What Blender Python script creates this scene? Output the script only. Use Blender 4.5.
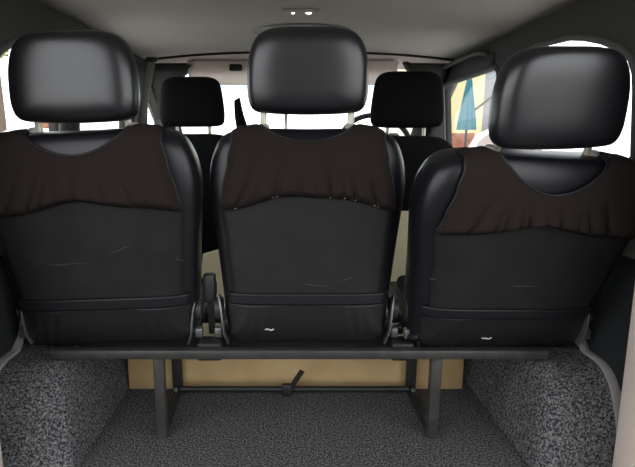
import bpy, bmesh, math, random
from mathutils import Vector, Matrix
random.seed(7)
PI = math.pi
S = bpy.context.scene
for o in list(bpy.data.objects):
    bpy.data.objects.remove(o)
COL = S.collection

# ------------------------------------------------------------------ camera, sky, exposure
cam_d = bpy.data.cameras.new('camera')
cam = bpy.data.objects.new('camera', cam_d)
COL.objects.link(cam)
cam.location = (0, 0, 0.69)
cam.rotation_euler = (PI / 2 - math.radians(10.7), 0, 0)
cam_d.sensor_width = 36.0
cam_d.lens = 36.0 * 500.0 / 635.0
cam_d.shift_x = 30.5 / 635.0
cam_d.clip_start = 0.02
S.camera = cam

W = bpy.data.worlds.new('overcast_sky')
S.world = W
W.use_nodes = True
bg = W.node_tree.nodes['Background']
bg.inputs['Color'].default_value = (0.97, 0.985, 1.0, 1)
bg.inputs['Strength'].default_value = 3.0
# the overcast sky above the open tailgate, brighter overhead than at the horizon
sun_d = bpy.data.lights.new('hazy_sun', 'SUN')
sun_d.energy = 1.2
sun_d.angle = math.radians(40)
sun_d.color = (1.0, 0.97, 0.93)
sun = bpy.data.objects.new('hazy_sun', sun_d)
sun.rotation_euler = (math.radians(38), 0, math.radians(150))
COL.objects.link(sun)
vs = S.view_settings
vs.view_transform = 'Standard'
vs.look = 'None'
vs.exposure = 0.0
vs.gamma = 1.0
vs.use_curve_mapping = False
S.cycles.max_bounces = 10
S.cycles.diffuse_bounces = 5
S.cycles.transparent_max_bounces = 16
S.cycles.use_denoising = True


# ------------------------------------------------------------------ materials
def mat(name, col, rough=0.6, spec=0.5, metal=0.0, bump=None, mottle=None, sheen=0.0, emit=None, coat=0.0):
    m = bpy.data.materials.new(name)
    m.use_nodes = True
    nt = m.node_tree
    b = nt.nodes['Principled BSDF']
    b.inputs['Base Color'].default_value = (*col, 1)
    b.inputs['Roughness'].default_value = rough
    b.inputs['Specular IOR Level'].default_value = spec
    b.inputs['Metallic'].default_value = metal
    b.inputs['Coat Weight'].default_value = coat
    if sheen:
        b.inputs['Sheen Weight'].default_value = sheen
        b.inputs['Sheen Roughness'].default_value = 0.5
    if emit:
        b.inputs['Emission Color'].default_value = (*emit[0], 1)
        b.inputs['Emission Strength'].default_value = emit[1]
    tc = nt.nodes.new('ShaderNodeTexCoord')
    if mottle:  # (colour 2, scale, detail, low, high)
        n = nt.nodes.new('ShaderNodeTexNoise')
        n.inputs['Scale'].default_value = mottle[1]
        n.inputs['Detail'].default_value = mottle[2]
        r = nt.nodes.new('ShaderNodeValToRGB')
        r.color_ramp.elements[0].position = mottle[3]
        r.color_ramp.elements[1].position = mottle[4]
        r.color_ramp.elements[0].color = (*col, 1)
        r.color_ramp.elements[1].color = (*mottle[0], 1)
        nt.links.new(tc.outputs['Object'], n.inputs['Vector'])
        nt.links.new(n.outputs['Fac'], r.inputs['Fac'])
        nt.links.new(r.outputs['Color'], b.inputs['Base Color'])
    if bump:  # (scale, strength, distance)
        n2 = nt.nodes.new('ShaderNodeTexNoise')
        n2.inputs['Scale'].default_value = bump[0]
        n2.inputs['Detail'].default_value = 4
        bp = nt.nodes.new('ShaderNodeBump')
        bp.inputs['Strength'].default_value = bump[1]
        bp.inputs['Distance'].default_value = bump[2]
        nt.links.new(tc.outputs['Object'], n2.inputs['Vector'])
        nt.links.new(n2.outputs['Fac'], bp.inputs['Height'])
        nt.links.new(bp.outputs['Normal'], b.inputs['Normal'])
    return m


def glass_mat(name, tint):
    m = bpy.data.materials.new(name)
    m.use_nodes = True
    nt = m.node_tree
    for n in list(nt.nodes):
        nt.nodes.remove(n)
    out = nt.nodes.new('ShaderNodeOutputMaterial')
    mx = nt.nodes.new('ShaderNodeMixShader')
    tr = nt.nodes.new('ShaderNodeBsdfTransparent')
    gl = nt.nodes.new('ShaderNodeBsdfGlossy')
    lw = nt.nodes.new('ShaderNodeLayerWeight')
    fr = nt.nodes.new('ShaderNodeMath')
    fr.operation = 'POWER'
    fr.inputs[1].default_value = 7.0
    nt.links.new(lw.outputs['Facing'], fr.inputs[0])
    tr.inputs['Color'].default_value = (*tint, 1)
    gl.inputs['Roughness'].default_value = 0.02
    nt.links.new(fr.outputs[0], mx.inputs[0])
    nt.links.new(tr.outputs[0], mx.inputs[1])
    nt.links.new(gl.outputs[0], mx.inputs[2])
    nt.links.new(mx.outputs[0], out.inputs['Surface'])
    return m


M = {
    'leather': mat('black_leather', (0.008, 0.008, 0.011), 0.36, 0.5, bump=(260, 0.12, 0.0006)),
    'head_leather': mat('smooth_black_leather', (0.009, 0.009, 0.012), 0.33, 0.9, bump=(260, 0.08, 0.0005)),
    'leather2': mat('worn_black_leather', (0.010, 0.010, 0.011), 0.45, 0.45, bump=(220, 0.15, 0.0006)),
    'cover': mat('brown_black_knit', (0.026, 0.020, 0.018), 0.95, 0.08, bump=(900, 0.4, 0.0008)),
    'panel': mat('grey_black_vinyl', (0.012, 0.012, 0.012), 0.6, 0.3, bump=(420, 0.2, 0.0005),
                 mottle=((0.018, 0.018, 0.018), 14, 4, 0.35, 0.7)),
    'piping': mat('black_piping', (0.008, 0.008, 0.011), 0.5, 0.4),
    'front_fabric': mat('plain_black_fabric', (0.008, 0.008, 0.009), 0.9, 0.15, bump=(700, 0.3, 0.0006)),
    'post': mat('headrest_post_steel', (0.80, 0.75, 0.62), 0.35, 0.5, metal=0.35),
    'guide': mat('grey_plastic_guide', (0.42, 0.405, 0.38), 0.45),
    'chrome': mat('brushed_steel', (0.22, 0.22, 0.22), 0.4, metal=0.85),
    'dark_metal': mat('dark_painted_steel', (0.030, 0.029, 0.028), 0.42, 0.5, mottle=((0.048, 0.045, 0.043), 30, 4, 0.4, 0.7)),
    'black_metal': mat('black_painted_steel', (0.012, 0.012, 0.012), 0.5),
    'carpet': mat('grey_speckled_carpet', (0.024, 0.024, 0.026), 1.0, 0.05,
                  mottle=((0.235, 0.235, 0.24), 230, 7, 0.40, 0.74), bump=(190, 0.8, 0.005)),
    'headliner': mat('grey_headliner', (0.74, 0.69, 0.64), 0.95, 0.1, bump=(300, 0.15, 0.0006)),
    'visor': mat('pale_vinyl', (0.80, 0.74, 0.71), 0.7, 0.2),
    'dark_trim': mat('charcoal_plastic', (0.046, 0.044, 0.042), 0.65, 0.25, bump=(400, 0.2, 0.0005)),
    'liner': mat('dark_side_panel', (0.014, 0.015, 0.016), 0.8, 0.15, bump=(350, 0.2, 0.0005)),
    'grey_trim': mat('mid_grey_plastic', (0.105, 0.10, 0.095), 0.6, 0.3, bump=(300, 0.2, 0.0005)),
    'beige_trim': mat('pale_beige_plastic', (0.72, 0.61, 0.55), 0.55, 0.35),
    'seal': mat('pale_grey_rubber', (0.24, 0.23, 0.225), 0.55),
    'rubber': mat('black_rubber', (0.012, 0.012, 0.012), 0.6),
    'plywood': mat('tan_board', (0.44, 0.31, 0.15), 0.8, 0.2, mottle=((0.52, 0.38, 0.20), 9, 5, 0.35, 0.7)),
    'cream': mat('cream_card', (0.84, 0.74, 0.50), 0.85, 0.2),
    'glass': glass_mat('clear_glass', (0.97, 0.99, 0.985)),
    'tint': glass_mat('blue_shade_band', (0.40, 0.86, 0.90)),
    'strap': mat('grey_webbing', (0.42, 0.40, 0.37), 0.85, 0.2),
    'lamp': mat('glint_glow', (0.9, 0.9, 0.9), 0.4, emit=((1, 0.97, 0.92), 2.6)),  # emission stands in for daylight glinting off the ceiling lamp
    'concrete': mat('pale_concrete', (0.56, 0.55, 0.53), 0.9, 0.2, mottle=((0.66, 0.65, 0.63), 1.5, 5, 0.3, 0.7)),
    'dash': mat('mid_grey_dashboard', (0.26, 0.25, 0.24), 0.7, 0.3, bump=(300, 0.2, 0.0006)),
    'scuff': mat('pale_scuff', (0.07, 0.07, 0.068), 0.7, 0.2),
    'dark_ground': mat('dark_bounce_cut', (0.035, 0.035, 0.036), 0.95, 0.2, mottle=((0.055, 0.054, 0.053), 40, 4, 0.4, 0.65)),  # for the unseen dark ground patch that cuts bounce
    'cream_wall': mat('cream_render', (0.56, 0.49, 0.29), 0.9, 0.2),
    'grey_wall': mat('lilac_grey_render', (0.25, 0.235, 0.25), 0.85, 0.2),
    'white_paint': mat('white_car_paint', (0.80, 0.79, 0.77), 0.25, 0.5, coat=0.5),
    'car_glass': mat('brown_tinted_glass', (0.17, 0.11, 0.09), 0.12, 0.6),
    'teal': mat('teal_canvas', (0.045, 0.15, 0.19), 0.9, 0.1),
    'brick': mat('red_brick', (0.26, 0.10, 0.07), 0.9, 0.2, mottle=((0.34, 0.16, 0.11), 9, 3, 0.4, 0.6)),
    'leaf': mat('yellow_green_leaf', (0.24, 0.22, 0.07), 0.8, 0.2),
    'bark': mat('grey_bark', (0.13, 0.10, 0.08), 0.9, 0.1),
}


nt = M['visor'].node_tree
tl = nt.nodes.new('ShaderNodeBsdfTranslucent')
tl.inputs['Color'].default_value = (0.85, 0.78, 0.74, 1)
mx = nt.nodes.new('ShaderNodeMixShader')
mx.inputs[0].default_value = 0.45
nt.links.new(nt.nodes['Principled BSDF'].outputs[0], mx.inputs[1])
nt.links.new(tl.outputs[0], mx.inputs[2])
nt.links.new(mx.outputs[0], nt.nodes['Material Output'].inputs['Surface'])


# ------------------------------------------------------------------ mesh helpers
def obj(name, bm, m, parent=None, smooth=True, recalc=True, mods=()):
    if recalc:
        bmesh.ops.recalc_face_normals(bm, faces=bm.faces)
    me = bpy.data.meshes.new(name)
    bm.to_mesh(me)
    bm.free()
    me.materials.append(m)
    if smooth:
        for p in me.polygons:
            p.use_smooth = True
        me.set_sharp_from_angle(angle=math.radians(48))
    o = bpy.data.objects.new(name, me)
    COL.objects.link(o)
    if parent is not None:
        o.parent = parent
    for k, kw in mods:
        md = o.modifiers.new(k.lower(), k)
        for a, v in kw.items():
            setattr(md, a, v)
    return o


def tag(o, label, cat, group=None):
    o['label'] = label
    o['category'] = cat
    if group:
        o['group'] = group
    return o


def thing(name, label, cat, loc=(0, 0, 0), rz=0, group=None):
    o = bpy.data.objects.new(name, None)
    COL.objects.link(o)
    o.location = loc
    o.rotation_euler = (0, 0, rz)
    o.empty_display_size = 0.05
    return tag(o, label, cat, group)


def struct(o):
    o['kind'] = 'structure'
    return o


def box(bm, x0, x1, y0, y1, z0, z1, bev=0.0, seg=2):
    r = bmesh.ops.create_cube(bm, size=1)
    vs_ = r['verts']
    for v in vs_:
        v.co = Vector(((x0 + x1) / 2 + v.co.x * (x1 - x0), (y0 + y1) / 2 + v.co.y * (y1 - y0), (z0 + z1) / 2 + v.co.z * (z1 - z0)))
    if bev:
        es = list({e for v in vs_ for e in v.link_edges})
        bmesh.ops.bevel(bm, geom=es, offset=bev, segments=seg, affect='EDGES', profile=0.5)
    return bm


def tube(bm, pts, r, n=10, flat=None):
    """round tube along pts; flat=(width, thickness, wide axis) sweeps a flat strap"""
    pts = [Vector(p) for p in pts]
    rings = []
    up = Vector((0, 0, 1))
    prev = None
    for i, p in enumerate(pts):
        a = pts[max(i - 1, 0)]
        b = pts[min(i + 1, len(pts) - 1)]
        t = (b - a).normalized()
        if flat:
            s = Vector(flat[2])
            s = (s - t * s.dot(t)).normalized()
        elif prev is None:
            s = t.cross(up if abs(t.z) < 0.9 else Vector((1, 0, 0))).normalized()
        else:
            s = (prev - t * prev.dot(t)).normalized()
        prev = s
        q = t.cross(s).normalized()
        ring = []
        for k in range(n):
            ang = 2 * PI * k / n
            if flat:
                c_, s_ = math.cos(ang), math.sin(ang)
                cx = math.copysign(abs(c_) ** 0.4, c_) * flat[0] / 2
                cy = math.copysign(abs(s_) ** 0.4, s_) * flat[1] / 2
            else:
                rr = r[i] if isinstance(r, (list, tuple)) else r
                cx, cy = rr * math.cos(ang), rr * math.sin(ang)
            ring.append(bm.verts.new(p + s * cx + q * cy))
        rings.append(ring)
    for a, b in zip(rings, rings[1:]):
        for k in range(n):
            bm.faces.new((a[k], a[(k + 1) % n], b[(k + 1) % n], b[k]))
    bm.faces.new(rings[0][::-1])
    bm.faces.new(rings[-1])
    return bm


def cat_rom(pts, n, closed=False):
    out = []
    N = len(pts)
    segs = N if closed else N - 1
    for i in range(segs):
        if closed:
            p0, p1, p2, p3 = pts[(i - 1) % N], pts[i], pts[(i + 1) % N], pts[(i + 2) % N]
        else:
            p0, p1, p2, p3 = pts[max(i - 1, 0)], pts[i], pts[i + 1], pts[min(i + 2, N - 1)]
        for k in range(n):
            t = k / n
            out.append(tuple(0.5 * ((2 * b) + (-a + c) * t + (2 * a - 5 * b + 4 * c - d) * t * t + (-a + 3 * b - 3 * c + d) * t ** 3)
                             for a, b, c, d in zip(p0, p1, p2, p3)))
    if not closed:
        out.append(tuple(pts[-1]))
    return out


def mirror(half):
    """right half top to bottom -> closed outline"""
    return half + [(-x, z) for x, z in half[::-1] if abs(x) > 1e-6]


class Pillow:
    """a stuffed, rounded panel: closed outline in x,z with a bulged rear (-y) and front (+y) face"""

    def __init__(self, half, centre, tb, tf, pb=5.0, pf=4.0):
        self.c = centre
        self.tb, self.tf, self.pb, self.pf = tb, tf, pb, pf
        o = cat_rom(mirror(half), 8, True)
        self.out = [(x - centre[0], z - centre[1]) for x, z in o]
        self.ang = [math.atan2(z, x) for x, z in self.out]
        self.half = half

    def radius(self, dx, dz):
        a = math.atan2(dz, dx)
        n = len(self.out)
        best = None
        for i in range(n):
            x0, z0 = self.out[i]
            x1, z1 = self.out[(i + 1) % n]
            ux, uz = math.cos(a), math.sin(a)
            det = ux * (z0 - z1) - uz * (x0 - x1)
            if abs(det) < 1e-12:
                continue
            t = (x0 * (z0 - z1) - z0 * (x0 - x1)) / det
            s = (ux * z0 - uz * x0) / det
            if t > 0 and -1e-6 <= s <= 1 + 1e-6:
                best = t if best is None else max(best, t)
        return best or 1e-3

    def rear(self, x, z):
        dx, dz = x - self.c[0], z - self.c[1]
        d = math.hypot(dx, dz)
        if d < 1e-6:
            return -self.tb
        r = min(d / self.radius(dx, dz), 1.0)
        return -self.tb * max(1 - r ** self.pb, 0) ** (1 / self.pb * 2.0)

    def normal(self, x, z):
        e = 0.002
        gx = (self.rear(x + e, z) - self.rear(x - e, z)) / (2 * e)
        gz = (self.rear(x, z + e) - self.rear(x, z - e)) / (2 * e)
        return Vector((gx, -1, gz)).normalized()

    def mesh(self, rings=12):
        bm = bmesh.new()
        n = len(self.out)
        rows = []
        for k in range(1, rings + 1):
            r = math.sin(PI / 2 * k / rings)
            rows.append((r, -self.tb * max(1 - r ** self.pb, 0) ** (2.0 / self.pb)))
        for k in range(rings - 1, 0, -1):
            r = math.sin(PI / 2 * k / rings)
            rows.append((r, self.tf * max(1 - r ** self.pf, 0) ** (2.0 / self.pf)))
        vs_ = [[bm.verts.new((self.c[0] + x * r, y, self.c[1] + z * r)) for x, z in self.out] for r, y in rows]
        for a, b in zip(vs_, vs_[1:]):
            for i in range(n):
                bm.faces.new((a[i], a[(i + 1) % n], b[(i + 1) % n], b[i]))
        c0 = bm.verts.new((self.c[0], -self.tb, self.c[1]))
        c1 = bm.verts.new((self.c[0], self.tf, self.c[1]))
        for i in range(n):
            bm.faces.new((c0, vs_[0][(i + 1) % n], vs_[0][i]))
            bm.faces.new((c1, vs_[-1][i], vs_[-1][(i + 1) % n]))
        return bm


def grid_mesh(rows):
    bm = bmesh.new()
    v = [[bm.verts.new(p) for p in row] for row in rows]
    for a, b in zip(v, v[1:]):
        for i in range(len(a) - 1):
            bm.faces.new((a[i], a[i + 1], b[i + 1], b[i]))
    return bm


def xf(bm, mtx):
    bmesh.ops.transform(bm, matrix=mtx, verts=bm.verts)
    return bm


def lerp_tab(tab, x):
    if x <= tab[0][0]:
        return tab[0][1]
    for (a, va), (b, vb) in zip(tab, tab[1:]):
        if x <= b:
            t = (x - a) / (b - a)
            t = t * t * (3 - 2 * t)
            return va + (vb - va) * t
    return tab[-1][1]


# ------------------------------------------------------------------ the setting: van shell
XC = 0.06


def half_width(z):
    if z < 0.55:
        return 0.80 - 0.02 * (0.55 - z) / 0.55
    return 0.80 - 0.045 * (z - 0.55) / 0.53


def rounded_rect(y0, y1, z0, z1, r, n=7):
    rt, rb = r if isinstance(r, tuple) else (r, r)
    pts = []
    for cy, cz, a0, rr in ((y1 - rb, z0 + rb, -PI / 2, rb), (y1 - rt, z1 - rt, 0, rt), (y0 + rt, z1 - rt, PI / 2, rt), (y0 + rb, z0 + rb, PI, rb)):
        for k in range(n + 1):
            a = a0 + PI / 2 * k / n
            pts.append((cy + rr * math.cos(a), cz + rr * math.sin(a)))
    return pts


def plate(outer, holes, thick):
    cu = bpy.data.curves.new('plate', 'CURVE')
    cu.dimensions = '2D'
    cu.fill_mode = 'BOTH'
    cu.extrude = thick / 2
    for pts in [outer] + holes:
        sp = cu.splines.new('POLY')
        sp.points.add(len(pts) - 1)
        for p, (a, b) in zip(sp.points, pts):
            p.co = (a, b, 0, 1)
        sp.use_cyclic_u = True
    t = bpy.data.objects.new('plate', cu)
    COL.objects.link(t)
    bpy.context.view_layer.update()
    me = bpy.data.meshes.new_from_object(t.evaluated_get(bpy.context.evaluated_depsgraph_get()))
    bm = bmesh.new()
    bm.from_mesh(me)
    bpy.data.objects.remove(t)
    bpy.data.curves.remove(cu)
    bpy.data.meshes.remove(me)
    bmesh.ops.remove_doubles(bm, verts=bm.verts, dist=1e-5)
    return bm


def to_wall(bm, side, off=0.0):
    for zc in (0.55,):
        bmesh.ops.bisect_plane(bm, geom=bm.verts[:] + bm.edges[:] + bm.faces[:], plane_co=(0, zc, 0), plane_no=(0, 1, 0))
    for v in bm.verts:
        y, z, t = v.co
        v.co = (XC + side * (half_width(z) + 0.02 + off + t), y, z)
    return bm


def outline(h):
    return rounded_rect(*h) if len(h) == 5 else list(h)


def quarter(y1):
    top = [(1.235, 0.65), (1.238, 0.80), (1.243, 0.846), (1.26, 0.880), (1.30, 0.909), (1.38, 0.943), (1.46, 0.966), (1.53, 0.98)]
    return top + [(y1 - 0.10, 0.992 if y1 > 1.6 else 0.985), (y1 - 0.05, 0.985), (y1 - 0.015, 0.965), (y1, 0.93), (y1, 0.66), (y1 - 0.03, 0.62), (1.26, 0.62)]


HOLES = {
    -1: [quarter(1.64), (1.76, 2.32, 0.62, 0.985, (0.06, 0.06)), (2.60, 2.93, 0.62, 0.98, (0.06, 0.04))],
    1: [quarter(1.83), (2.03, 2.74, 0.60, 0.968, (0.04, 0.04))],
}
wn = 2
for side, nm in ((-1, 'left'), (1, 'right')):
    hs = [outline(h) for h in HOLES[side]]
    bm = plate([(0.86, -0.03), (3.25, -0.03), (3.25, 0.62), (2.62, 1.10), (0.86, 1.10)], hs, 0.04)
    struct(obj('wall_' + nm, to_wall(bm, side), M['dark_trim'], smooth=False))
    for h in HOLES[side]:
        o = outline(h)
        cy = sum(p[0] for p in o) / len(o)
        cz = sum(p[1] for p in o) / len(o)
        o = [(cy + (y - cy) * 1.02, cz + (z - cz) * 1.03) for y, z in o]
        w = struct(obj('window_%d' % wn, to_wall(plate(o, [], 0.005), side, 0.004), M['glass'], smooth=False))
        wn += 1
        ring = outline(h)
        bm = bmesh.new()
        pts = [(XC + side * (half_width(z) - 0.002), y, z) for y, z in ring]
        tube(bm, pts + pts[:2], 0.010, 8)
        obj('seal', bm, M['grey_trim'], w)
    # thick lower lining of the load bay, with a ledge
    low = 0.705 if side < 0 else 0.650
    for nm2, prof, m2 in (('trim_%d' % (1 if side < 0 else 2), [(0.0, low), (0.25, low + 0.003), (0.33, 0.71), (0.43, 0.725)], 'liner'),
                          ('trim_%d' % (16 if side < 0 else 17), [(0.428, 0.730), (0.432, 0.712), (0.45, 0.715), (0.55, 0.755), (0.60, 0.795)], 'grey_trim')):
        rows = [[(XC + side * w_, y, z) for z, w_ in prof] for y in (0.93, 1.1, 1.4, 1.8, 2.2, 2.7, 3.2)]
        struct(obj(nm2, grid_mesh(rows), M[m2], mods=[('SOLIDIFY', dict(thickness=0.010, offset=0))]))
    # grey cover at the top rear corner, beside the tailgate opening
    bm = bmesh.new()
    y1 = 1.10
    rows = [[(XC + side * (half_width(z) - 0.008), y, z) for y in (0.90, 1.0, y1 - 0.02 * (1.08 - z) / 0.2)] for z in (0.86, 0.95, 1.02, 1.075)]
    struct(obj('trim_%d' % (18 if side < 0 else 19), grid_mesh(rows), M['grey_trim'], mods=[('SOLIDIFY', dict(thickness=0.006, offset=0))]))

# floor
rows = []
for i in range(25):
    y = 0.74 + i * (3.25 - 0.74) / 24
    rows.append([(XC - 0.78 + 1.56 * k / 20, y, 0.0) for k in range(21)])
struct(obj('floor', grid_mesh(rows), M['carpet'], mods=[('SOLIDIFY', dict(thickness=0.03, offset=-1))]))


# wheel arches under carpet
def arch_height(y, d, wide):
    rise = min(max((y - 0.93) / 0.13, 0), 1)
    fall = min(max((1.58 - y) / 0.22, 0), 1)
    prof = (1 - (1 - rise) ** 2.6) ** 0.75 if rise < 1 else 1.0
    prof *= (1 - (1 - fall) ** 2.6) ** 0.6
    e = min(max((d - wide + 0.07) / 0.068, 0), 1)
    return 0.204 * prof * max(1 - e ** 2.2, 0) ** 0.7 - 0.003


def arch(side, name, wide, x_out, strip):
    rows = []
    ny, nx = 60, 30
    for j in range(ny + 1):
        y = 0.90 + (1.62 - 0.90) * j / ny
        rows.append([(XC + side * (x_out - wide * i / nx), y, arch_height(y, wide * i / nx, wide)) for i in range(nx + 1)])
    struct(obj(name, grid_mesh(rows), M['carpet']))
    # pale edging strip along its outer edge
    pts = []
    for k in range(16):
        y = 0.925 + 0.175 * k / 15
        pts.append((XC + side * (x_out - 0.012), y - 0.004, arch_height(y, 0.0, wide) + 0.004))
    pts += [(XC + side * (x_out - 0.008), 1.13, 0.225), (XC + side * (x_out - 0.004), 1.15, 0.26)]
    bm = bmesh.new()
    tube(bm, pts, 0, 10, flat=(0.020, 0.008, (1, 0, 0)))
    struct(obj(strip, bm, M['seal']))


arch(-1, 'trim_3', 0.20, 0.705, 'trim_5')
arch(1, 'trim_4', 0.19, 0.648, 'trim_6')


# rear door pillars: pale lower cover, charcoal upper cover
def pillar(side, name, m, zs):
    rows = []
    for z, xi in zs:
        xo = 0.83
        rows.append([(XC + side * xo, 0.80, z), (XC + side * (xi + 0.03), 0.815, z), (XC + side * xi, 0.835, z),
                     (XC + side * xi, 0.90, z), (XC + side * (xi + 0.02), 0.93, z), (XC + side * xo, 0.96, z)])
    return struct(obj(name, grid_mesh(rows), m, mods=[('SOLIDIFY', dict(thickness=0.006, offset=0))]))


pillar(1, 'trim_7', M['beige_trim'], [(-0.03, 0.598), (0.1, 0.598), (0.3, 0.596), (0.43, 0.594)])
pillar(1, 'trim_8', M['grey_trim'], [(0.43, 0.596), (0.50, 0.592), (0.66, 0.600), (0.8, 0.610), (0.95, 0.64), (1.11, 0.68)])
pillar(-1, 'trim_9', M['beige_trim'], [(-0.03, 0.632), (0.1, 0.634), (0.3, 0.645), (0.43, 0.66)])
pillar(-1, 'trim_10', M['grey_trim'], [(0.43, 0.66), (0.55, 0.70), (0.8, 0.71), (0.95, 0.70), (1.11, 0.68)])

# ceiling (arched) with its rolled dark edge at the front
rows = []
for y in [0.84, 1.0, 1.3, 1.6, 1.9, 2.2, 2.45, 2.56]:
    row = []
    for k in range(25):
        t = -1 + 2 * k / 24
        x = XC + t * 0.79
        z = 1.068 + 0.042 * (1 - abs(t) ** 2.6)
        row.append((x, y, z))
    rows.append(row)
struct(obj('ceiling', grid_mesh(rows), M['headliner'], mods=[('SOLIDIFY', dict(thickness=0.012, offset=1))]))
# the roof panel above it closes the gap to the walls and the screen
rows = []
for y in [0.82, 1.3, 1.9, 2.4, 2.66]:
    rows.append([(XC - 0.84 + 1.68 * k / 20, y, 1.10 + 0.05 * (1 - abs(-1 + k / 10) ** 2.6)) for k in range(21)])
struct(obj('trim_11', grid_mesh(rows), M['dark_trim'], mods=[('SOLIDIFY', dict(thickness=0.008, offset=1))]))
# rolled front edge of the headliner
bm = bmesh.new()
pts = []
for k in range(25):
    t = -1 + 2 * k / 24
    pts.append((XC + t * 0.775, 2.56, 1.066 + 0.042 * (1 - abs(t) ** 2.6)))
tube(bm, pts, 0.007, 8)
struct(obj('trim_12', bm, M['rubber']))

# raised tailgate over the open load bay
TG = Matrix.Translation((XC, 0.84, 1.12)) @ Matrix.Rotation(math.radians(-14), 4, 'X')
bm = bmesh.new()
box(bm, -0.74, 0.74, -1.15, -0.01, 0.0, 0.06, 0.03, 3)
d1 = struct(obj('door_1', xf(bm, TG), M['grey_trim']))
bm = bmesh.new()
box(bm, -0.20, 0.20, -1.12, -1.04, -0.02, 0.01, 0.008)
obj('pull_handle', xf(bm, TG), M['rubber'], d1)

# windscreen pillars and screen
SC0, SC1 = (2.62, 1.085), (3.22, 0.66)


def on_screen(x, s, off=0.0):
    y = SC0[0] + (SC1[0] - SC0[0]) * s
    z = SC0[1] + (SC1[1] - SC0[1]) * s
    return (x, y + off * 0.58, z + off * 0.81)


for side, nm in ((-1, 'trim_13'), (1, 'trim_14')):
    bm = bmesh.new()
    inner = [(0.52, 0.0), (0.545, 0.06), (0.60, 0.14), (0.66, 0.3), (0.69, 0.6), (0.70, 1.0)]
    rows = []
    for xi, s in inner:
        rows.append([on_screen(XC + side * xi, s, -0.02), on_screen(XC + side * (xi + 0.03), s, -0.04), on_screen(XC + side * 0.80, s, -0.04), on_screen(XC + side * 0.84, s, 0.0)])
    struct(obj(nm, grid_mesh(rows), M['dark_trim'], mods=[('SOLIDIFY', dict(thickness=0.02, offset=0))]))
rows = [[on_screen(XC + x, s, -0.012) for x in (-0.78, -0.4, 0, 0.4, 0.78)] for s in (-0.06, 0.0, 0.07)]
struct(obj('trim_15', grid_mesh(rows), M['visor'], mods=[('SOLIDIFY', dict(thickness=0.02, offset=0))]))
rows = [[on_screen(XC + x, s, 0.02) for x in (-0.78, -0.4, 0, 0.4, 0.78)] for s in (0.0, 0.5, 1.0)]
w1 = struct(obj('window_1', grid_mesh(rows), M['glass'], mods=[('SOLIDIFY', dict(thickness=0.005, offset=0))]))
rows = [[on_screen(XC + x, s, 0.014) for x in (-0.76, -0.4, 0, 0.4, 0.76)] for s in (0.21, 0.26, 0.315)]
o = obj('tint_band', grid_mesh(rows), M['tint'], w1)
o['label'] = 'blue shade band along the top of the windscreen'

# ------------------------------------------------------------------ dashboard, steering wheel
t = thing('dashboard', 'dark dashboard below the windscreen ahead of the front seats', 'dashboard', (XC, 3.08, 0.0))
bm = bmesh.new()
prof = [(2.74, 0.30), (2.70, 0.45), (2.72, 0.58), (2.78, 0.655), (2.86, 0.685), (3.0, 0.69), (3.14, 0.675), (3.14, 0.30)]
rows = []
for x in (-0.69, -0.3, 0.0, 0.3, 0.69):
    rows.append([(x, y - 3.0, z) for y, z in prof] + [(x, prof[0][0] - 3.0, prof[0][1])])
bm = grid_mesh(rows)
bmesh.ops.holes_fill(bm, edges=bm.edges[:])
obj('dash_body', bm, M['dash'], t)
bm = bmesh.new()
box(bm, -0.62, 0.62, -0.25, -0.19, 0.0, 0.32, 0.01)
obj('support', bm, M['black_metal'], t)
bm = bmesh.new()
box(bm, 0.22, 0.58, -0.23, -0.02, 0.66, 0.725, 0.03, 3)
obj('instrument_hood', bm, M['dark_trim'], t)

t = thing('steering_wheel', 'black steering wheel ahead of the right front seat', 'steering wheel', (0.455, 2.72, 0.62))
bm = bmesh.new()
R = 0.185
tilt = Matrix.Translation((0, -0.10, 0.03)) @ Matrix.Rotation(math.radians(-28), 4, 'X')
tube(bm, [(R * math.cos(a), 0, R * math.sin(a)) for a in [2 * PI * k / 40 for k in range(42)]], 0.014, 10)
obj('rim', xf(bm, tilt), M['rubber'], t)
bm = bmesh.new()
box(bm, -0.065, 0.065, -0.012, 0.03, -0.05, 0.045, 0.012)
obj('hub', xf(bm, tilt), M['rubber'], t)
for a in (0.15, PI - 0.15, -PI / 2):
    bm = bmesh.new()
    tube(bm, [(0.05 * math.cos(a), 0.005, 0.05 * math.sin(a)), (R * math.cos(a), 0, R * math.sin(a))], 0, 8, flat=(0.03, 0.012, (-math.sin(a), 0, math.cos(a))))
    obj('spoke', xf(bm, tilt), M['rubber'], t)
bm = bmesh.new()
tube(bm, [(0, -0.08, 0.03), (0, 0.075, -0.03)], 0.03, 12)
obj('column', bm, M['dark_trim'], t)

# ------------------------------------------------------------------ sun visors
for nm, x0, x1, lab in (('left', -0.50, 0.02, 'pale folded sun visor above the left front seat'), ('right', 0.10, 0.555, 'pale folded sun visor above the right front seat')):
    t = thing('sun_visor', lab, 'sun visor', (0, 2.585, 1.085), group='sun visors')
    o_ = rounded_rect(x0, x1, -0.150, -0.004, (0.03, 0.05))
    bm = plate(o_, [], 0.016)
    bmesh.ops.bevel(bm, geom=[e for e in bm.edges if len(e.link_faces) == 2 and e.calc_face_angle(0) > 1.0], offset=0.006, segments=2, affect='EDGES')
    xf(bm, Matrix.Rotation(PI / 2, 4, 'X'))
    xf(bm, Matrix.Rotation(math.radians(36), 4, 'X'))
    obj('panel', bm, M['visor'], t)
    bm = bmesh.new()
    tube(bm, [(x0 + 0.03, 0.004, -0.012), (x1 - 0.03, 0.004, -0.012)], 0.006, 8)
    obj('hinge_rod', bm, M['guide'], t)
    bm = bmesh.new()
    cx = -0.255 if nm == 'left' else 0.30
    box(bm, cx - 0.032, cx + 0.032, 0.0, 0.03, -0.062, -0.030, 0.008, 3)
    obj('clip', xf(bm, Matrix.Translation((0, -0.004, 0))), M['dark_trim'], t)

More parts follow.
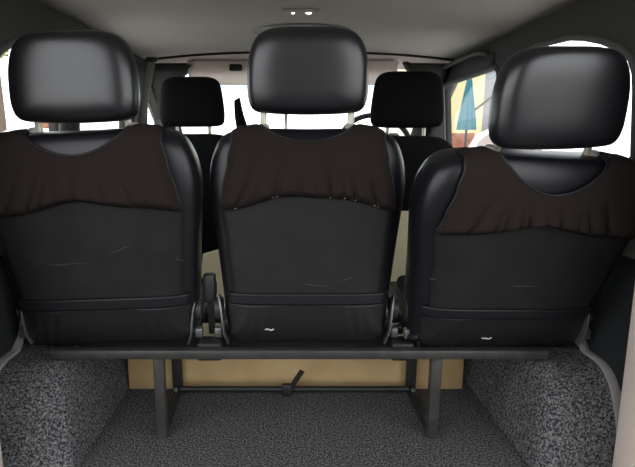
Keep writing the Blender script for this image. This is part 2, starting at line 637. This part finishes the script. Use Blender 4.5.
# ------------------------------------------------------------------ ceiling lamp and grab handles
t = thing('ceiling_lamp', 'small ceiling lamp with two painted glints on the headliner', 'lamp', (0.046, 1.77, 1.11))
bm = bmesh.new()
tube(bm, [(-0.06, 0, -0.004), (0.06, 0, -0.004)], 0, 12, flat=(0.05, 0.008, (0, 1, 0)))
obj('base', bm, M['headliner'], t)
for x, r in ((-0.026, 0.006), (0.026, 0.011)):  # reflected glints made as two small glowing spots
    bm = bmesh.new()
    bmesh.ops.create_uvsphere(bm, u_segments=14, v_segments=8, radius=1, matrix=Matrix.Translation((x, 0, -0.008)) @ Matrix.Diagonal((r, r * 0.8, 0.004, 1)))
    obj('painted_glint', bm, M['lamp'], t)
bm = bmesh.new()
tube(bm, [(0.19 * math.cos(a), 0.13 * math.sin(a), 0) for a in [2 * PI * k / 48 for k in range(50)]], 0.004, 8)
o = obj('roof_vent_ring', bm, M['guide'])
o.location = (0.06, 2.09, 1.107)
tag(o, 'thin oval grey ring set in the headliner above the middle rear seat', 'ceiling ring')

for side, y0, y1, lab in ((1, 2.12, 2.86, 'long grey grab handle along the right roof edge'),):
    t = thing('grab_handle', lab, 'grab handle', (XC + side * 0.765, (y0 + y1) / 2, 1.03))
    L = (y1 - y0) / 2
    bm = bmesh.new()
    tube(bm, cat_rom([(0.03, -L - 0.02, -0.045), (0.0, -L + 0.01, -0.012), (-0.03, -L + 0.06, 0.010), (-0.035, 0, 0.014), (-0.03, L - 0.06, 0.010), (0.0, L, -0.005)], 8), 0.011, 10)
    obj('bar', bm, M['grey_trim'], t)
    for y in (-L - 0.02, L):
        bm = bmesh.new()
        box(bm, -0.012, 0.03, y - 0.03, y + 0.03, -0.05, 0.0, 0.008)
        obj('mount', bm, M['dark_trim'], t)

# ------------------------------------------------------------------ seats
HEAD_HALF = [(0, 0.088), (0.055, 0.087), (0.092, 0.079), (0.114, 0.058), (0.1255, 0.022), (0.1285, -0.02), (0.1265, -0.056), (0.115, -0.079), (0.085, -0.086), (0, -0.089)]
HEAD_HALF = [(x * 1.03, z * 1.03) for x, z in HEAD_HALF]
HEAD = Pillow(HEAD_HALF, (0, 0), 0.040, 0.055, 5.5, 4.0)
BACK_HALF = [(0, 0.457), (0.10, 0.458), (0.160, 0.453), (0.192, 0.436), (0.210, 0.400), (0.2175, 0.355), (0.216, 0.305), (0.204, 0.20), (0.194, 0.10), (0.184, 0.0), (0.170, -0.03), (0, -0.036)]
BACK = Pillow(BACK_HALF, (0, 0.2), 0.055, 0.10, 6.0, 6.0)


def back_w(z):
    return lerp_tab([(-0.03, 0.168), (0.0, 0.184), (0.1, 0.194), (0.2, 0.204), (0.305, 0.216), (0.36, 0.217), (0.40, 0.21), (0.436, 0.192)], z)


def patch(xl, zl, xr_of_z, z0_of_s, z1_of_s, ns, nt, off, fold=None, wrap=False):
    """a sheet lying on the back of the seat; s runs across (-1..1), t runs up (0..1)"""
    rows = []
    for j in range(nt + 1):
        t = j / nt
        row = []
        for i in range(ns + 1):
            s = -1 + 2 * i / ns
            z = z0_of_s(s) + (z1_of_s(s) - z0_of_s(s)) * t
            x = s * xr_of_z(z)
            n = BACK.normal(x, z)
            d = off + (fold(s, t) if fold else 0)
            row.append(Vector((x, BACK.rear(x, z), z)) + n * d)
        rows.append(row)
    if wrap:
        last = rows[-1]
        for dy, dz in ((0.016, 0.003), (0.045, 0.001), (0.075, -0.016)):
            row = []
            for i, p in enumerate(last):
                s = abs(-1 + 2 * i / ns)
                if s > 0.60:
                    k = min((s - 0.60) / 0.10, 1)
                else:
                    k = 0.0
                row.append(Vector((p.x, p.y + dy * k + 0.001 * (1 - k), p.z + dz * k - 0.002 * (1 - k))))
            rows.append(row)
    return rows


def rear_seat(label, loc, lean, lift, seed, roll=0.0, yaw=0.0, wide=1.0, scoop=0.034, head_roll=0.0, head_lean=0.0, head_tall=1.0, tall=1.0, hem_shift=0.0, marks=(), stitch=False, tag_x=None, hinge_sides=(-1, 1)):
    rnd = random.Random(seed)
    t = thing('rear_seat', label, 'seat', loc, 0, 'rear row seats')
    lm = Matrix.Rotation(math.radians(lean), 4, 'X')
    if roll:
        lm = Matrix.Rotation(math.radians(yaw), 4, 'Z') @ Matrix.Rotation(math.radians(roll), 4, 'Y') @ lm
    wm = lm @ Matrix.Diagonal((wide, 1, tall, 1))
    L = lambda bm: xf(bm, wm)
    obj('backrest', L(BACK.mesh(12)), M['leather'], t)
    # lower skirt with slanted creases at its corners
    def crease(s, t_):
        v = 0.0
        for k in (0.62, 0.76, 0.90):
            d = abs(s) - (k - 0.16 * t_)
            v += 0.004 * math.exp(-(d / 0.035) ** 2) * (1 - t_ * 0.8)
        return v
    bm = grid_mesh(patch(None, None, lambda z: back_w(z) - 0.012, lambda s: -0.022, lambda s: 0.072 + 0.003 * math.cos(s * 5), 60, 16, 0.003, crease))
    obj('skirt', L(bm), M['leather2'], t, mods=[('SOLIDIFY', dict(thickness=0.004, offset=0))])
    bm = grid_mesh(patch(None, None, lambda z: back_w(z) - 0.014, lambda s: 0.070, lambda s: 0.096, 24, 6, 0.006))
    obj('seam_band', L(bm), M['piping'], t, mods=[('SOLIDIFY', dict(thickness=0.005, offset=0))])
    # knitted cover with gathered hem and a scooped neck
    fold_at = []
    p = -0.80
    while p < 0.80:
        fold_at.append(p + rnd.uniform(-0.05, 0.05))
        p += rnd.uniform(0.10, 0.26)
    amp = [rnd.uniform(0.35, 1.0) for _ in fold_at]
    reach = [rnd.uniform(0.45, 0.95) for _ in fold_at]
    slant = [rnd.uniform(-0.10, 0.10) for _ in fold_at]
    ph = rnd.uniform(0, 6)

    def fold(s, t_):
        rise = min(t_ / 0.12, 1.0)
        belly = math.sin(rise * PI / 2) * (1 - 0.75 * max(0, (t_ - 0.12) / 0.88)) * 0.017
        cut = 0.0
        for c, a, rc, sl in zip(fold_at, amp, reach, slant):
            cc = c * (1 - 0.25 * t_) + sl * t_
            d = abs(s - cc)
            cut = max(cut, a * math.exp(-(d / (0.022 + 0.05 * t_)) ** 1.3) * max(1 - t_ / rc, 0) ** 0.7)
        v = belly * (1 - 0.95 * cut) * (1 - max(0, abs(s) - 0.9) * 8)
        v += 0.003 * math.sin(2.5 * s + ph + 3 * t_) * t_ * (1 - t_)
        return v + 0.003

    def hem(s):
        return 0.312 + hem_shift + 0.006 * math.cos(PI * s) - 0.020 * abs(s) ** 1.5 + 0.0035 * math.sin(7 * s + ph) + 0.012 * max(0, abs(s) - 0.85)

    def top_of(s):
        a = abs(s)
        top = lerp_tab([(0, 0.4535), (0.65, 0.4535), (0.9, 0.450), (1.0, 0.445)], a)
        if a < 0.62:
            q = math.cos(a / 0.62 * PI / 2) ** 0.9
            top -= scoop * q
        return top

    def edge(z):
        return lerp_tab([(0.29, 0.188), (0.33, 0.180), (0.39, 0.169), (0.435, 0.161), (0.46, 0.159)], z)

    rows = patch(None, None, edge, hem, top_of, 96, 34, 0.0045, fold, wrap=True)
    bound = [r[0].copy() for r in rows[:35]]
    bound2 = [r[-1].copy() for r in rows[:35]]
    neck = [p.copy() for p in rows[34][17:80]]
    hemline = [p.copy() for p in rows[0]]
    cov = obj('seat_cover', L(grid_mesh(rows)), M['cover'], t, mods=[('SOLIDIFY', dict(thickness=0.003, offset=0))])
    cov['label'] = 'brown-black gathered knit cover over the top of the backrest'
    for line, r in ((neck, 0.0030), (bound, 0.0022), (bound2, 0.0022), (hemline, 0.0022)):
        bm = bmesh.new()
        tube(bm, line, r, 8)
        obj('binding', L(bm), M['piping'], cov)
    # vinyl rear panel
    bm = grid_mesh(patch(None, None, lambda z: back_w(z) - 0.026, lambda s: 0.085, lambda s: hem(s) + 0.012, 24, 16, 0.0015))
    o = obj('rear_panel', L(bm), M['panel'], t, mods=[('SOLIDIFY', dict(thickness=0.003, offset=0))])
    for x, z, ln, an in marks:
        bm = bmesh.new()
        pts = []
        for k in range(7):
            q = (k / 6 - 0.5) * ln
            px, pz = x + q * math.cos(an), z + q * math.sin(an) + 0.0012 * math.sin(k * 2.1)
            pts.append((px, BACK.rear(px, pz) - 0.0034, pz))
        tube(bm, pts, [0.0003, 0.0007, 0.0009, 0.0008, 0.0009, 0.0006, 0.0003], 6)
        o = obj('scuff_mark', L(bm), M['scuff'], t)
        o['label'] = 'faint pale scuff on the rear panel'
    if stitch:
        for k in range(8, len(hemline) - 8, 2):
            if math.sin(k * 12.9898) > 0.4:
                continue
            bm = bmesh.new()
            a_, b_ = hemline[k], hemline[k + 1]
            out_ = Vector((0, -0.0025, 0.001))
            tube(bm, [a_ + out_, a_.lerp(b_, 0.8) + out_], 0.0009, 6)
            obj('stitch', L(bm), M['guide'], cov)
    # headrest
    hz = 0.458 * tall + lift + 0.089
    hm = lm @ Matrix.Translation((0, 0.008, hz)) @ Matrix.Rotation(math.radians(head_roll), 4, 'Y') @ Matrix.Rotation(math.radians(head_lean), 4, 'X') @ Matrix.Diagonal((1, 1, head_tall, 1))
    h = obj('headrest', xf(HEAD.mesh(14), hm), M['head_leather'], t)
    bm = bmesh.new()
    ring = [(x * 0.985, 0.012, z * 0.985) for x, z in HEAD.out]
    for sx in (-1, 1):
        bm = bmesh.new()
        tube(bm, [(sx * 0.097, 0.012, 0.40 * tall), (sx * 0.097, 0.012, hz - 0.06)], 0.0072, 12)
        obj('post', xf(bm, lm), M['post'], h)
        bm = bmesh.new()
        tube(bm, [(sx * 0.097, 0.012, 0.448), (sx * 0.097, 0.012, 0.463), (sx * 0.097, 0.012, 0.468)], [0.014, 0.0125, 0.009], 14)
        obj('headrest_guide', L(bm), M['guide'], t)
    # recliner hinges: curved steel strap, cover disc and knob
    for sx in hinge_sides:
        bm = bmesh.new()
        line = cat_rom([(sx * 0.202, -0.022, 0.080), (sx * 0.197, -0.036, 0.060), (sx * 0.193, -0.042, 0.025), (sx * 0.190, -0.040, -0.005), (sx * 0.182, -0.034, -0.030)], 5)
        tube(bm, line, 0, 10, flat=(0.020, 0.005, (0, 1, 0)))
        hg = obj('recliner_hinge', bm, M['chrome'], t)
        bm = bmesh.new()
        tube(bm, [(sx * 0.196, -0.012, 0.045), (sx * 0.212, -0.012, 0.045)], 0.026, 22)
        obj('hinge_disc', bm, M['dark_metal'], hg)
        bm = bmesh.new()
        box(bm, sx * 0.205 - 0.009, sx * 0.205 + 0.009, -0.036, -0.016, -0.020, 0.004, 0.003)
        obj('latch', bm, M['chrome'], hg)
    # cushion on a base tray
    bm = bmesh.new()
    box(bm, -0.165, 0.165, 0.10, 0.30, 0.004, 0.045, 0.018, 4)
    obj('cushion', bm, M['front_fabric'], t)
    bm = bmesh.new()
    box(bm, -0.205, 0.205, 0.02, 0.29, -0.014, 0.012, 0.004)
    box(bm, -0.205, 0.205, 0.004, 0.0199, -0.065, 0.012, 0.003)
    obj('base_tray', bm, M['black_metal'], t)
    if tag_x is not None:
        bm = bmesh.new()
        z = 0.010
        y = BACK.rear(tag_x, z) - 0.008
        tube(bm, [(tag_x - 0.010, y, z), (tag_x - 0.003, y - 0.003, z + 0.002), (tag_x + 0.004, y - 0.002, z - 0.001), (tag_x + 0.010, y, z + 0.001)], 0.0016, 6)
        o = obj('loose_thread', L(bm), M['visor'], t)
        o['label'] = 'small white loose thread at the lower seam'
    return t


seat_m = rear_seat('middle rear seat, upright, with black leather headrest raised highest', (0.045, 1.135, 0.255), 1.0, 0.032, 3, scoop=0.026, tag_x=-0.085, head_lean=1.5, stitch=True, marks=((0.02, 0.115, 0.05, -0.1), (0.09, 0.13, 0.03, 0.3)))
seat_l = rear_seat('left rear seat, slightly reclined, in black leather with brown-black cover', (-0.411, 1.135, 0.254), 7.4, 0.017, 11, roll=-2.5, yaw=-2.0, wide=1.10, scoop=0.042, head_roll=1.5, head_lean=-9.0, marks=((-0.05, 0.18, 0.08, 0.02), (0.172, 0.178, 0.022, -0.6), (0.06, 0.21, 0.05, 0.4)))
seat_r = rear_seat('right rear seat, reclined furthest back with its headrest lowest', (0.484, 1.118, 0.257), 15.4, 0.018, 23, roll=2.5, yaw=7.0, wide=1.135, scoop=0.066, hem_shift=-0.004, head_roll=-3.5, head_lean=-9.0, tall=0.915, head_tall=1.045, marks=((-0.175, 0.17, 0.012, 0.2), (0.0, 0.16, 0.05, 0.0)), tag_x=-0.04)

# belt buckles standing in the two gaps between the seats
for i, (x, lab) in enumerate(((-0.182, 'dark seat belt buckle between the left and middle rear seats'), (0.272, 'dark seat belt buckle between the middle and right rear seats'))):
    t = thing('seat_belt_buckle', lab, 'seat belt buckle', (x, 1.15, 0.226), 0, 'rear seat belt buckles')
    hgt = 0.155 if i == 0 else 0.03
    bm = bmesh.new()
    tube(bm, [(0, 0, 0), (0.001, -0.012, hgt * 0.5), (0, -0.015, hgt * 0.75)], 0, 10, flat=(0.016, 0.006, (1, 0, 0)))
    obj('stalk', bm, M['dark_metal'], t)
    bm = bmesh.new()
    box(bm, -0.014, 0.014, -0.027, -0.003, hgt * 0.55, hgt, 0.006, 2)
    obj('buckle_body', bm, M['dark_metal'], t)

# ------------------------------------------------------------------ steel bench frame carrying the rear row
t = thing('bench_frame', 'dark square-tube steel frame with two legs under the rear seats', 'seat frame', (0.02, 1.07, 0.0))
ox, oy = 0.02, 1.07
bm = bmesh.new()
box(bm, -0.53 - ox, 0.585 - ox, 1.046 - oy, 1.070 - oy, 0.205, 0.226, 0.003)
o = obj('rear_rail', bm, M['dark_metal'], t)
bm = bmesh.new()
box(bm, -0.53 - ox, 0.585 - ox, 1.27 - oy, 1.294 - oy, 0.205, 0.226, 0.003)
obj('front_rail', bm, M['black_metal'], t)
for x in (-0.40, 0.045, 0.505):
    for dx in (-0.16, 0.16):
        bm = bmesh.new()
        box(bm, x + dx - 0.015 - ox, x + dx + 0.015 - ox, 1.272 - oy, 1.56 - oy, 0.2262, 0.2385, 0.002)
        obj('cross_bracket', bm, M['black_metal'], t)
for x, xb in ((-0.293, -0.301), (0.341, 0.341)):
    bm = bmesh.new()
    box(bm, x - 0.012 - ox, x + 0.012 - ox, 1.060 - oy, 1.084 - oy, 0.0, 0.206, 0.003)
    leg = obj('leg', bm, M['dark_metal'], t)
    bm = bmesh.new()
    box(bm, xb - 0.0125 - ox, xb + 0.0125 - ox, 1.268 - oy, 1.292 - oy, 0.0, 0.206, 0.003)
    obj('leg', bm, M['black_metal'], t)
    bm = bmesh.new()
    tube(bm, [(x - ox, 1.085 - oy, 0.0125), (xb - ox, 1.27 - oy, 0.0125)], 0, 12, flat=(0.022, 0.022, (1, 0, 0)))
    obj('foot_bar', bm, M['black_metal'], t)
    for yy in (1.105, 1.245):
        bm = bmesh.new()
        bmesh.ops.create_cone(bm, segments=6, radius1=0.007, radius2=0.007, depth=0.008, cap_ends=True, matrix=Matrix.Translation((x + (xb - x) * (yy - 1.07) / 0.2 - ox, yy - oy, 0.0275)))
        o = obj('bolt', bm, M['chrome'], t)
        o['label'] = 'bright bolt head'
for x0, x1 in ((-0.205, -0.150), (0.240, 0.290)):
    bm = bmesh.new()
    box(bm, x0 - ox, x1 - ox, 1.0705 - oy, 1.12 - oy, 0.190, 0.232, 0.004)
    obj('anchor_plate', bm, M['black_metal'], t)
bm = bmesh.new()
tube(bm, [(-0.29 - ox, 1.258 - oy, 0.022), (0.33 - ox, 1.258 - oy, 0.022)], 0.008, 10)
obj('cross_rod', bm, M['black_metal'], t)
bm = bmesh.new()
tube(bm, [(0.009 - ox, 1.245 - oy, 0.024), (0.020 - ox, 1.243 - oy, 0.05), (0.040 - ox, 1.24 - oy, 0.083)], 0, 10, flat=(0.014, 0.008, (1, 0, 0)))
lv = obj('lever', bm, M['black_metal'], t)
bm = bmesh.new()
box(bm, -0.014 - ox, 0.014 - ox, 1.240 - oy, 1.256 - oy, 0.010, 0.042, 0.004)
obj('lever_bracket', bm, M['black_metal'], lv)

# boards stowed ahead of the frame
bm = bmesh.new()
box(bm, -0.443, 0.492, 1.298, 1.318, 0.0, 0.126, 0.002)
tag(obj('board', bm, M['plywood']), 'tan board standing on edge on the carpet under the rear seats', 'board')
bm = bmesh.new()
vs_ = [(-0.30, 0.0), (0.50, 0.0), (0.50, 0.55), (0.26, 0.55), (-0.30, 0.37)]
ct, st = math.cos(math.radians(40)), math.sin(math.radians(40))
a = [bm.verts.new((x, 1.50 + v * st, 0.003 + v * ct)) for x, v in vs_]
b = [bm.verts.new((x, 1.51 + v * st, 0.003 + v * ct)) for x, v in vs_]
bm.faces.new(a)
bm.faces.new(b[::-1])
for i in range(5):
    bm.faces.new((a[i], b[i], b[(i + 1) % 5], a[(i + 1) % 5]))
tag(obj('card_sheet', bm, M['cream'], smooth=False), 'cream sheet of card glimpsed in the gaps between the rear seats', 'card sheet')

# ------------------------------------------------------------------ front seats
FH = [(0, 0.098), (0.07, 0.097), (0.105, 0.086), (0.122, 0.06), (0.132, 0.0), (0.136, -0.05), (0.130, -0.082), (0.10, -0.094), (0, -0.096)]
FH = [(x, z * 1.07) for x, z in FH]
FHEAD = Pillow(FH, (0, 0), 0.045, 0.055, 4.5, 4.0)
FB = [(0, 0.70), (0.08, 0.70), (0.14, 0.69), (0.185, 0.655), (0.21, 0.60), (0.225, 0.50), (0.225, 0.35), (0.22, 0.20), (0.20, 0.14), (0, 0.13)]
FBACK = Pillow(FB, (0, 0.42), 0.06, 0.09, 5, 4)


def front_seat(label, loc, sc, arm, mesh_from=None):
    t = thing('front_seat', label, 'seat', loc, 0, 'front seats')
    sm = Matrix.Diagonal((sc, 1, 1, 1))
    obj('backrest', FBACK.mesh(10), M['front_fabric'], t)
    hm = Matrix.Translation((0, 0, 0.832)) @ sm
    h = obj('headrest', xf(FHEAD.mesh(10), hm), M['front_fabric'], t)
    for sx in (-1, 1):
        bm = bmesh.new()
        tube(bm, [(sx * 0.07, 0.01, 0.66), (sx * 0.07, 0.01, 0.77)], 0.007, 10)
        obj('post', bm, M['post'], h)
    bm = bmesh.new()
    box(bm, -0.23, 0.23, 0.03, 0.52, 0.18, 0.30, 0.04, 4)
    obj('cushion', bm, M['front_fabric'], t)
    bm = bmesh.new()
    box(bm, -0.19, 0.19, 0.05, 0.46, 0.0, 0.19, 0.01)
    obj('base', bm, M['black_metal'], t)
    if arm:
        bm = bmesh.new()
        tube(bm, cat_rom([(0.232, -0.03, 0.52), (0.222, -0.05, 0.70), (0.205, -0.055, 0.78), (0.190, -0.05, 0.838)], 5), 0, 12, flat=(0.055, 0.05, (1, 0, 0)))
        for v in bm.verts:
            k = max(0, (v.co.z - 0.68) / 0.16)
            v.co.x = 0.205 + (v.co.x - 0.205) * (1 - 0.55 * k)
        obj('armrest', bm, M['front_fabric'], t)
    return t


front_seat('left front seat in plain black fabric with a folded-up armrest', (-0.405, 2.2, 0.012), 1.02, True)
front_seat('right front seat in plain black fabric ahead of the right window', (0.455, 1.95, 0.002), 1.02, False)

# seat belt on the left pillar
t = thing('seat_belt', 'grey seat belt strap hanging by the pillar beside the left front seat', 'seat belt', (-0.66, 2.42, 1.0))
bm = bmesh.new()
tube(bm, [(0.035, 0, 0.05), (0.0, 0.0, -0.10), (-0.045, 0, -0.30), (-0.05, 0, -0.55)], 0, 10, flat=(0.045, 0.003, (0.9, -0.4, 0)))
obj('strap', bm, M['strap'], t)
bm = bmesh.new()
box(bm, 0.01, 0.06, -0.012, 0.012, 0.040, 0.062, 0.006)
obj('top_guide', bm, M['dark_trim'], t)

# ------------------------------------------------------------------ outside
G = -0.55
bm = bmesh.new()
bmesh.ops.create_grid(bm, x_segments=2, y_segments=2, size=60, matrix=Matrix.Translation((0, 0, G)))
g = struct(obj('floor_outside', bm, M['concrete'], smooth=False))
g.name = 'ground'
bm = bmesh.new()
box(bm, -9, 9, -14, 1.2, G - 0.02, G + 0.006)
struct(obj('bounce_cut_ground', bm, M['dark_ground'], smooth=False))  # unseen dark patch added to cut light bouncing up into the load bay


def building(name, label, x0, x1, y0, y1, h, wm, wins, rz=0.0):
    t = thing(name, label, 'building', ((x0 + x1) / 2, (y0 + y1) / 2, G), rz)
    bm = bmesh.new()
    box(bm, -(x1 - x0) / 2, (x1 - x0) / 2, -(y1 - y0) / 2, (y1 - y0) / 2, 0, h, 0.02)
    obj('wall', bm, wm, t)
    bm = bmesh.new()
    box(bm, -(x1 - x0) / 2 - 0.15, (x1 - x0) / 2 + 0.15, -(y1 - y0) / 2 - 0.15, (y1 - y0) / 2 + 0.15, h, h + 0.15, 0.02)
    obj('roof', bm, M['concrete'], t)
    yb = -(y1 - y0) / 2
    for wx, wz, ww, wh in wins:
        bm = bmesh.new()
        box(bm, wx - ww / 2, wx + ww / 2, yb - 0.03, yb + 0.03, wz, wz + wh, 0.01)
        w = obj('window', bm, M['white_paint'], t)
        bm = bmesh.new()
        box(bm, wx - ww / 2 + 0.06, wx + ww / 2 - 0.06, yb - 0.036, yb + 0.02, wz + 0.06, wz + wh - 0.06)
        obj('pane', bm, M['car_glass'], w)
    return t


building('cream_building', 'tall cream rendered building beyond the right side window', 4.3, 7.3, 16.5, 22, 8, M['cream_wall'], [(0.9, 1.0, 0.8, 1.3), (0.9, 4.2, 0.8, 1.3)])
building('grey_building', 'lilac-grey building standing in front of the cream one', 4.26, 5.11, 10.18, 11.98, 5.2, M['grey_wall'], [(0.02, 1.2, 0.4, 1.0)], rz=math.radians(-21.3))

bm = bmesh.new()
box(bm, -1.1, 1.25, -4.2, -3.6, G, 3.0, 0.03)
struct(obj('wall_rear', bm, M['dark_trim']))  # unseen wall added behind the camera to darken the middle headrest's reflection

t = thing('folded_parasol', 'folded teal parasol seen through the right side window', 'parasol', (3.16, 9.0, G))
bm = bmesh.new()
tube(bm, [(0, 0, 0.05), (0, 0, 2.42)], 0.022, 10)
obj('pole', bm, M['dark_metal'], t)
bm = bmesh.new()
rings = []
for z, r in ((1.40, 0.15), (1.55, 0.14), (1.9, 0.09), (2.2, 0.047), (2.38, 0.02)):
    rings.append([bm.verts.new(((r * (1 + 0.18 * math.cos(8 * a))) * math.cos(a), (r * (1 + 0.18 * math.cos(8 * a))) * math.sin(a), z)) for a in [2 * PI * k / 48 for k in range(48)]])
for a, b in zip(rings, rings[1:]):
    for k in range(48):
        bm.faces.new((a[k], a[(k + 1) % 48], b[(k + 1) % 48], b[k]))
bm.faces.new(rings[0][::-1])
bm.faces.new(rings[-1])
obj('canopy', bm, M['teal'], t)
bm = bmesh.new()
tube(bm, [(0.0, 0, 1.64), (0.48, -0.05, 2.03)], 0.02, 8)
obj('arm', bm, M['dark_metal'], t)
bm = bmesh.new()
bmesh.ops.create_cone(bm, segments=28, radius1=0.26, radius2=0.2, depth=0.08, cap_ends=True, matrix=Matrix.Translation((0, 0, 0.04)))
obj('base', bm, M['concrete'], t)

bm = bmesh.new()
box(bm, 2.85, 3.5, 9.5, 9.8, G, 0.80, 0.01)
tag(obj('brick_wall', bm, M['brick']), 'low red-brown brick wall behind the folded parasol', 'wall')
bm = bmesh.new()
box(bm, -7.25, -6.85, 15, 15.4, G, 1.25, 0.02)
tag(obj('brick_pillar', bm, M['brick']), 'short red brick pillar outside the left window', 'pillar')


def car(label, loc, rz):
    t = thing('car', label, 'car', loc, rz, 'parked white cars')
    prof = [(-2.0, 0.30), (-2.02, 0.62), (-1.95, 0.80), (-1.2, 0.88), (-0.55, 1.36), (-0.2, 1.43), (0.9, 1.43), (1.5, 1.32), (1.92, 0.90), (2.0, 0.70), (2.0, 0.30)]
    bm = bmesh.new()
    rows = []
    for x, k in ((-0.80, 0.0), (-0.78, 1.0), (0.78, 1.0), (0.80, 0.0)):
        rows.append([bm.verts.new(((x * (1 - 0.16 * max(0, z - 0.85) / 0.55)), y, z + (0.0 if k else -0.012))) for y, z in prof])
    n = len(prof)
    for a, b in zip(rows, rows[1:]):
        for i in range(n):
            bm.faces.new((a[i], b[i], b[(i + 1) % n], a[(i + 1) % n]))
    bm.faces.new(rows[0])
    bm.faces.new(rows[-1][::-1])
    obj('body', bm, M['white_paint'], t)
    for sx in (-1, 1):
        for q in ([(-0.95, 0.93), (-0.45, 1.30), (0.12, 1.34), (0.12, 0.93)], [(0.20, 0.93), (0.20, 1.34), (0.95, 1.34), (1.30, 1.20), (1.35, 0.93)]):
            bm = bmesh.new()
            f0 = []
            f1 = []
            for y, z in q:
                x = 0.80 * (1 - 0.16 * (z - 0.85) / 0.55)
                f0.append(bm.verts.new((sx * (x - 0.02), y, z)))
                f1.append(bm.verts.new((sx * (x + 0.006), y, z)))
            bm.faces.new(f0)
            bm.faces.new(f1[::-1])
            for i in range(len(q)):
                bm.faces.new((f0[i], f1[i], f1[(i + 1) % len(q)], f0[(i + 1) % len(q)]))
            obj('side_window', bm, M['car_glass'], t, smooth=False)
        for y in (-1.25, 1.25):
            bm = bmesh.new()
            bmesh.ops.create_cone(bm, segments=24, radius1=0.31, radius2=0.31, depth=0.2, cap_ends=True, matrix=Matrix.Translation((sx * 0.72, y, 0.31)) @ Matrix.Rotation(PI / 2, 4, 'Y'))
            wh = obj('wheel', bm, M['rubber'], t)
            bm = bmesh.new()
            bmesh.ops.create_cone(bm, segments=16, radius1=0.19, radius2=0.19, depth=0.02, cap_ends=True, matrix=Matrix.Translation((sx * 0.83, y, 0.31)) @ Matrix.Rotation(PI / 2, 4, 'Y'))
            obj('hubcap', bm, M['chrome'], wh)
    return t


car('white hatchback parked outside the right windows', (3.7, 6.6, G), 0.0)
car('white hatchback parked outside the left windows', (-4.4, 9.6, G), 0.0)

bm = bmesh.new()
tube(bm, [(0, 0, G), (0, 0, 3.5)], [0.05, 0.04], 10)
o = obj('lamp_post', bm, M['dark_metal'])
o.location = (-0.03, 14, 0)
tag(o, 'thin dark post seen through the windscreen', 'post')

t = thing('tree', 'yellow-green tree at the far left beyond the window', 'tree', (-7.6, 13.5, G))
bm = bmesh.new()
tube(bm, [(0, 0, 0), (0.1, 0, 1.6), (0.05, 0.1, 3.6)], [0.12, 0.09, 0.05], 10)
obj('trunk', bm, M['bark'], t)
bm = bmesh.new()
for k in range(900):
    a, u = random.uniform(0, 2 * PI), random.uniform(-1, 1)
    rr = random.uniform(0.5, 1) ** 0.5
    c = Vector((math.cos(a) * math.sqrt(1 - u * u) * 1.0 * rr, math.sin(a) * math.sqrt(1 - u * u) * 1.0 * rr, 4.2 + u * 0.9 * rr))
    d = Vector((random.gauss(0, 1), random.gauss(0, 1), random.gauss(0, 1))).normalized()
    e = d.orthogonal().normalized()
    f = d.cross(e)
    s = random.uniform(0.06, 0.12)
    bm.faces.new([bm.verts.new(c + e * s), bm.verts.new(c + f * s * 0.5), bm.verts.new(c - e * s), bm.verts.new(c - f * s * 0.5)])
obj('foliage', bm, M['leaf'], t, smooth=False, recalc=False)
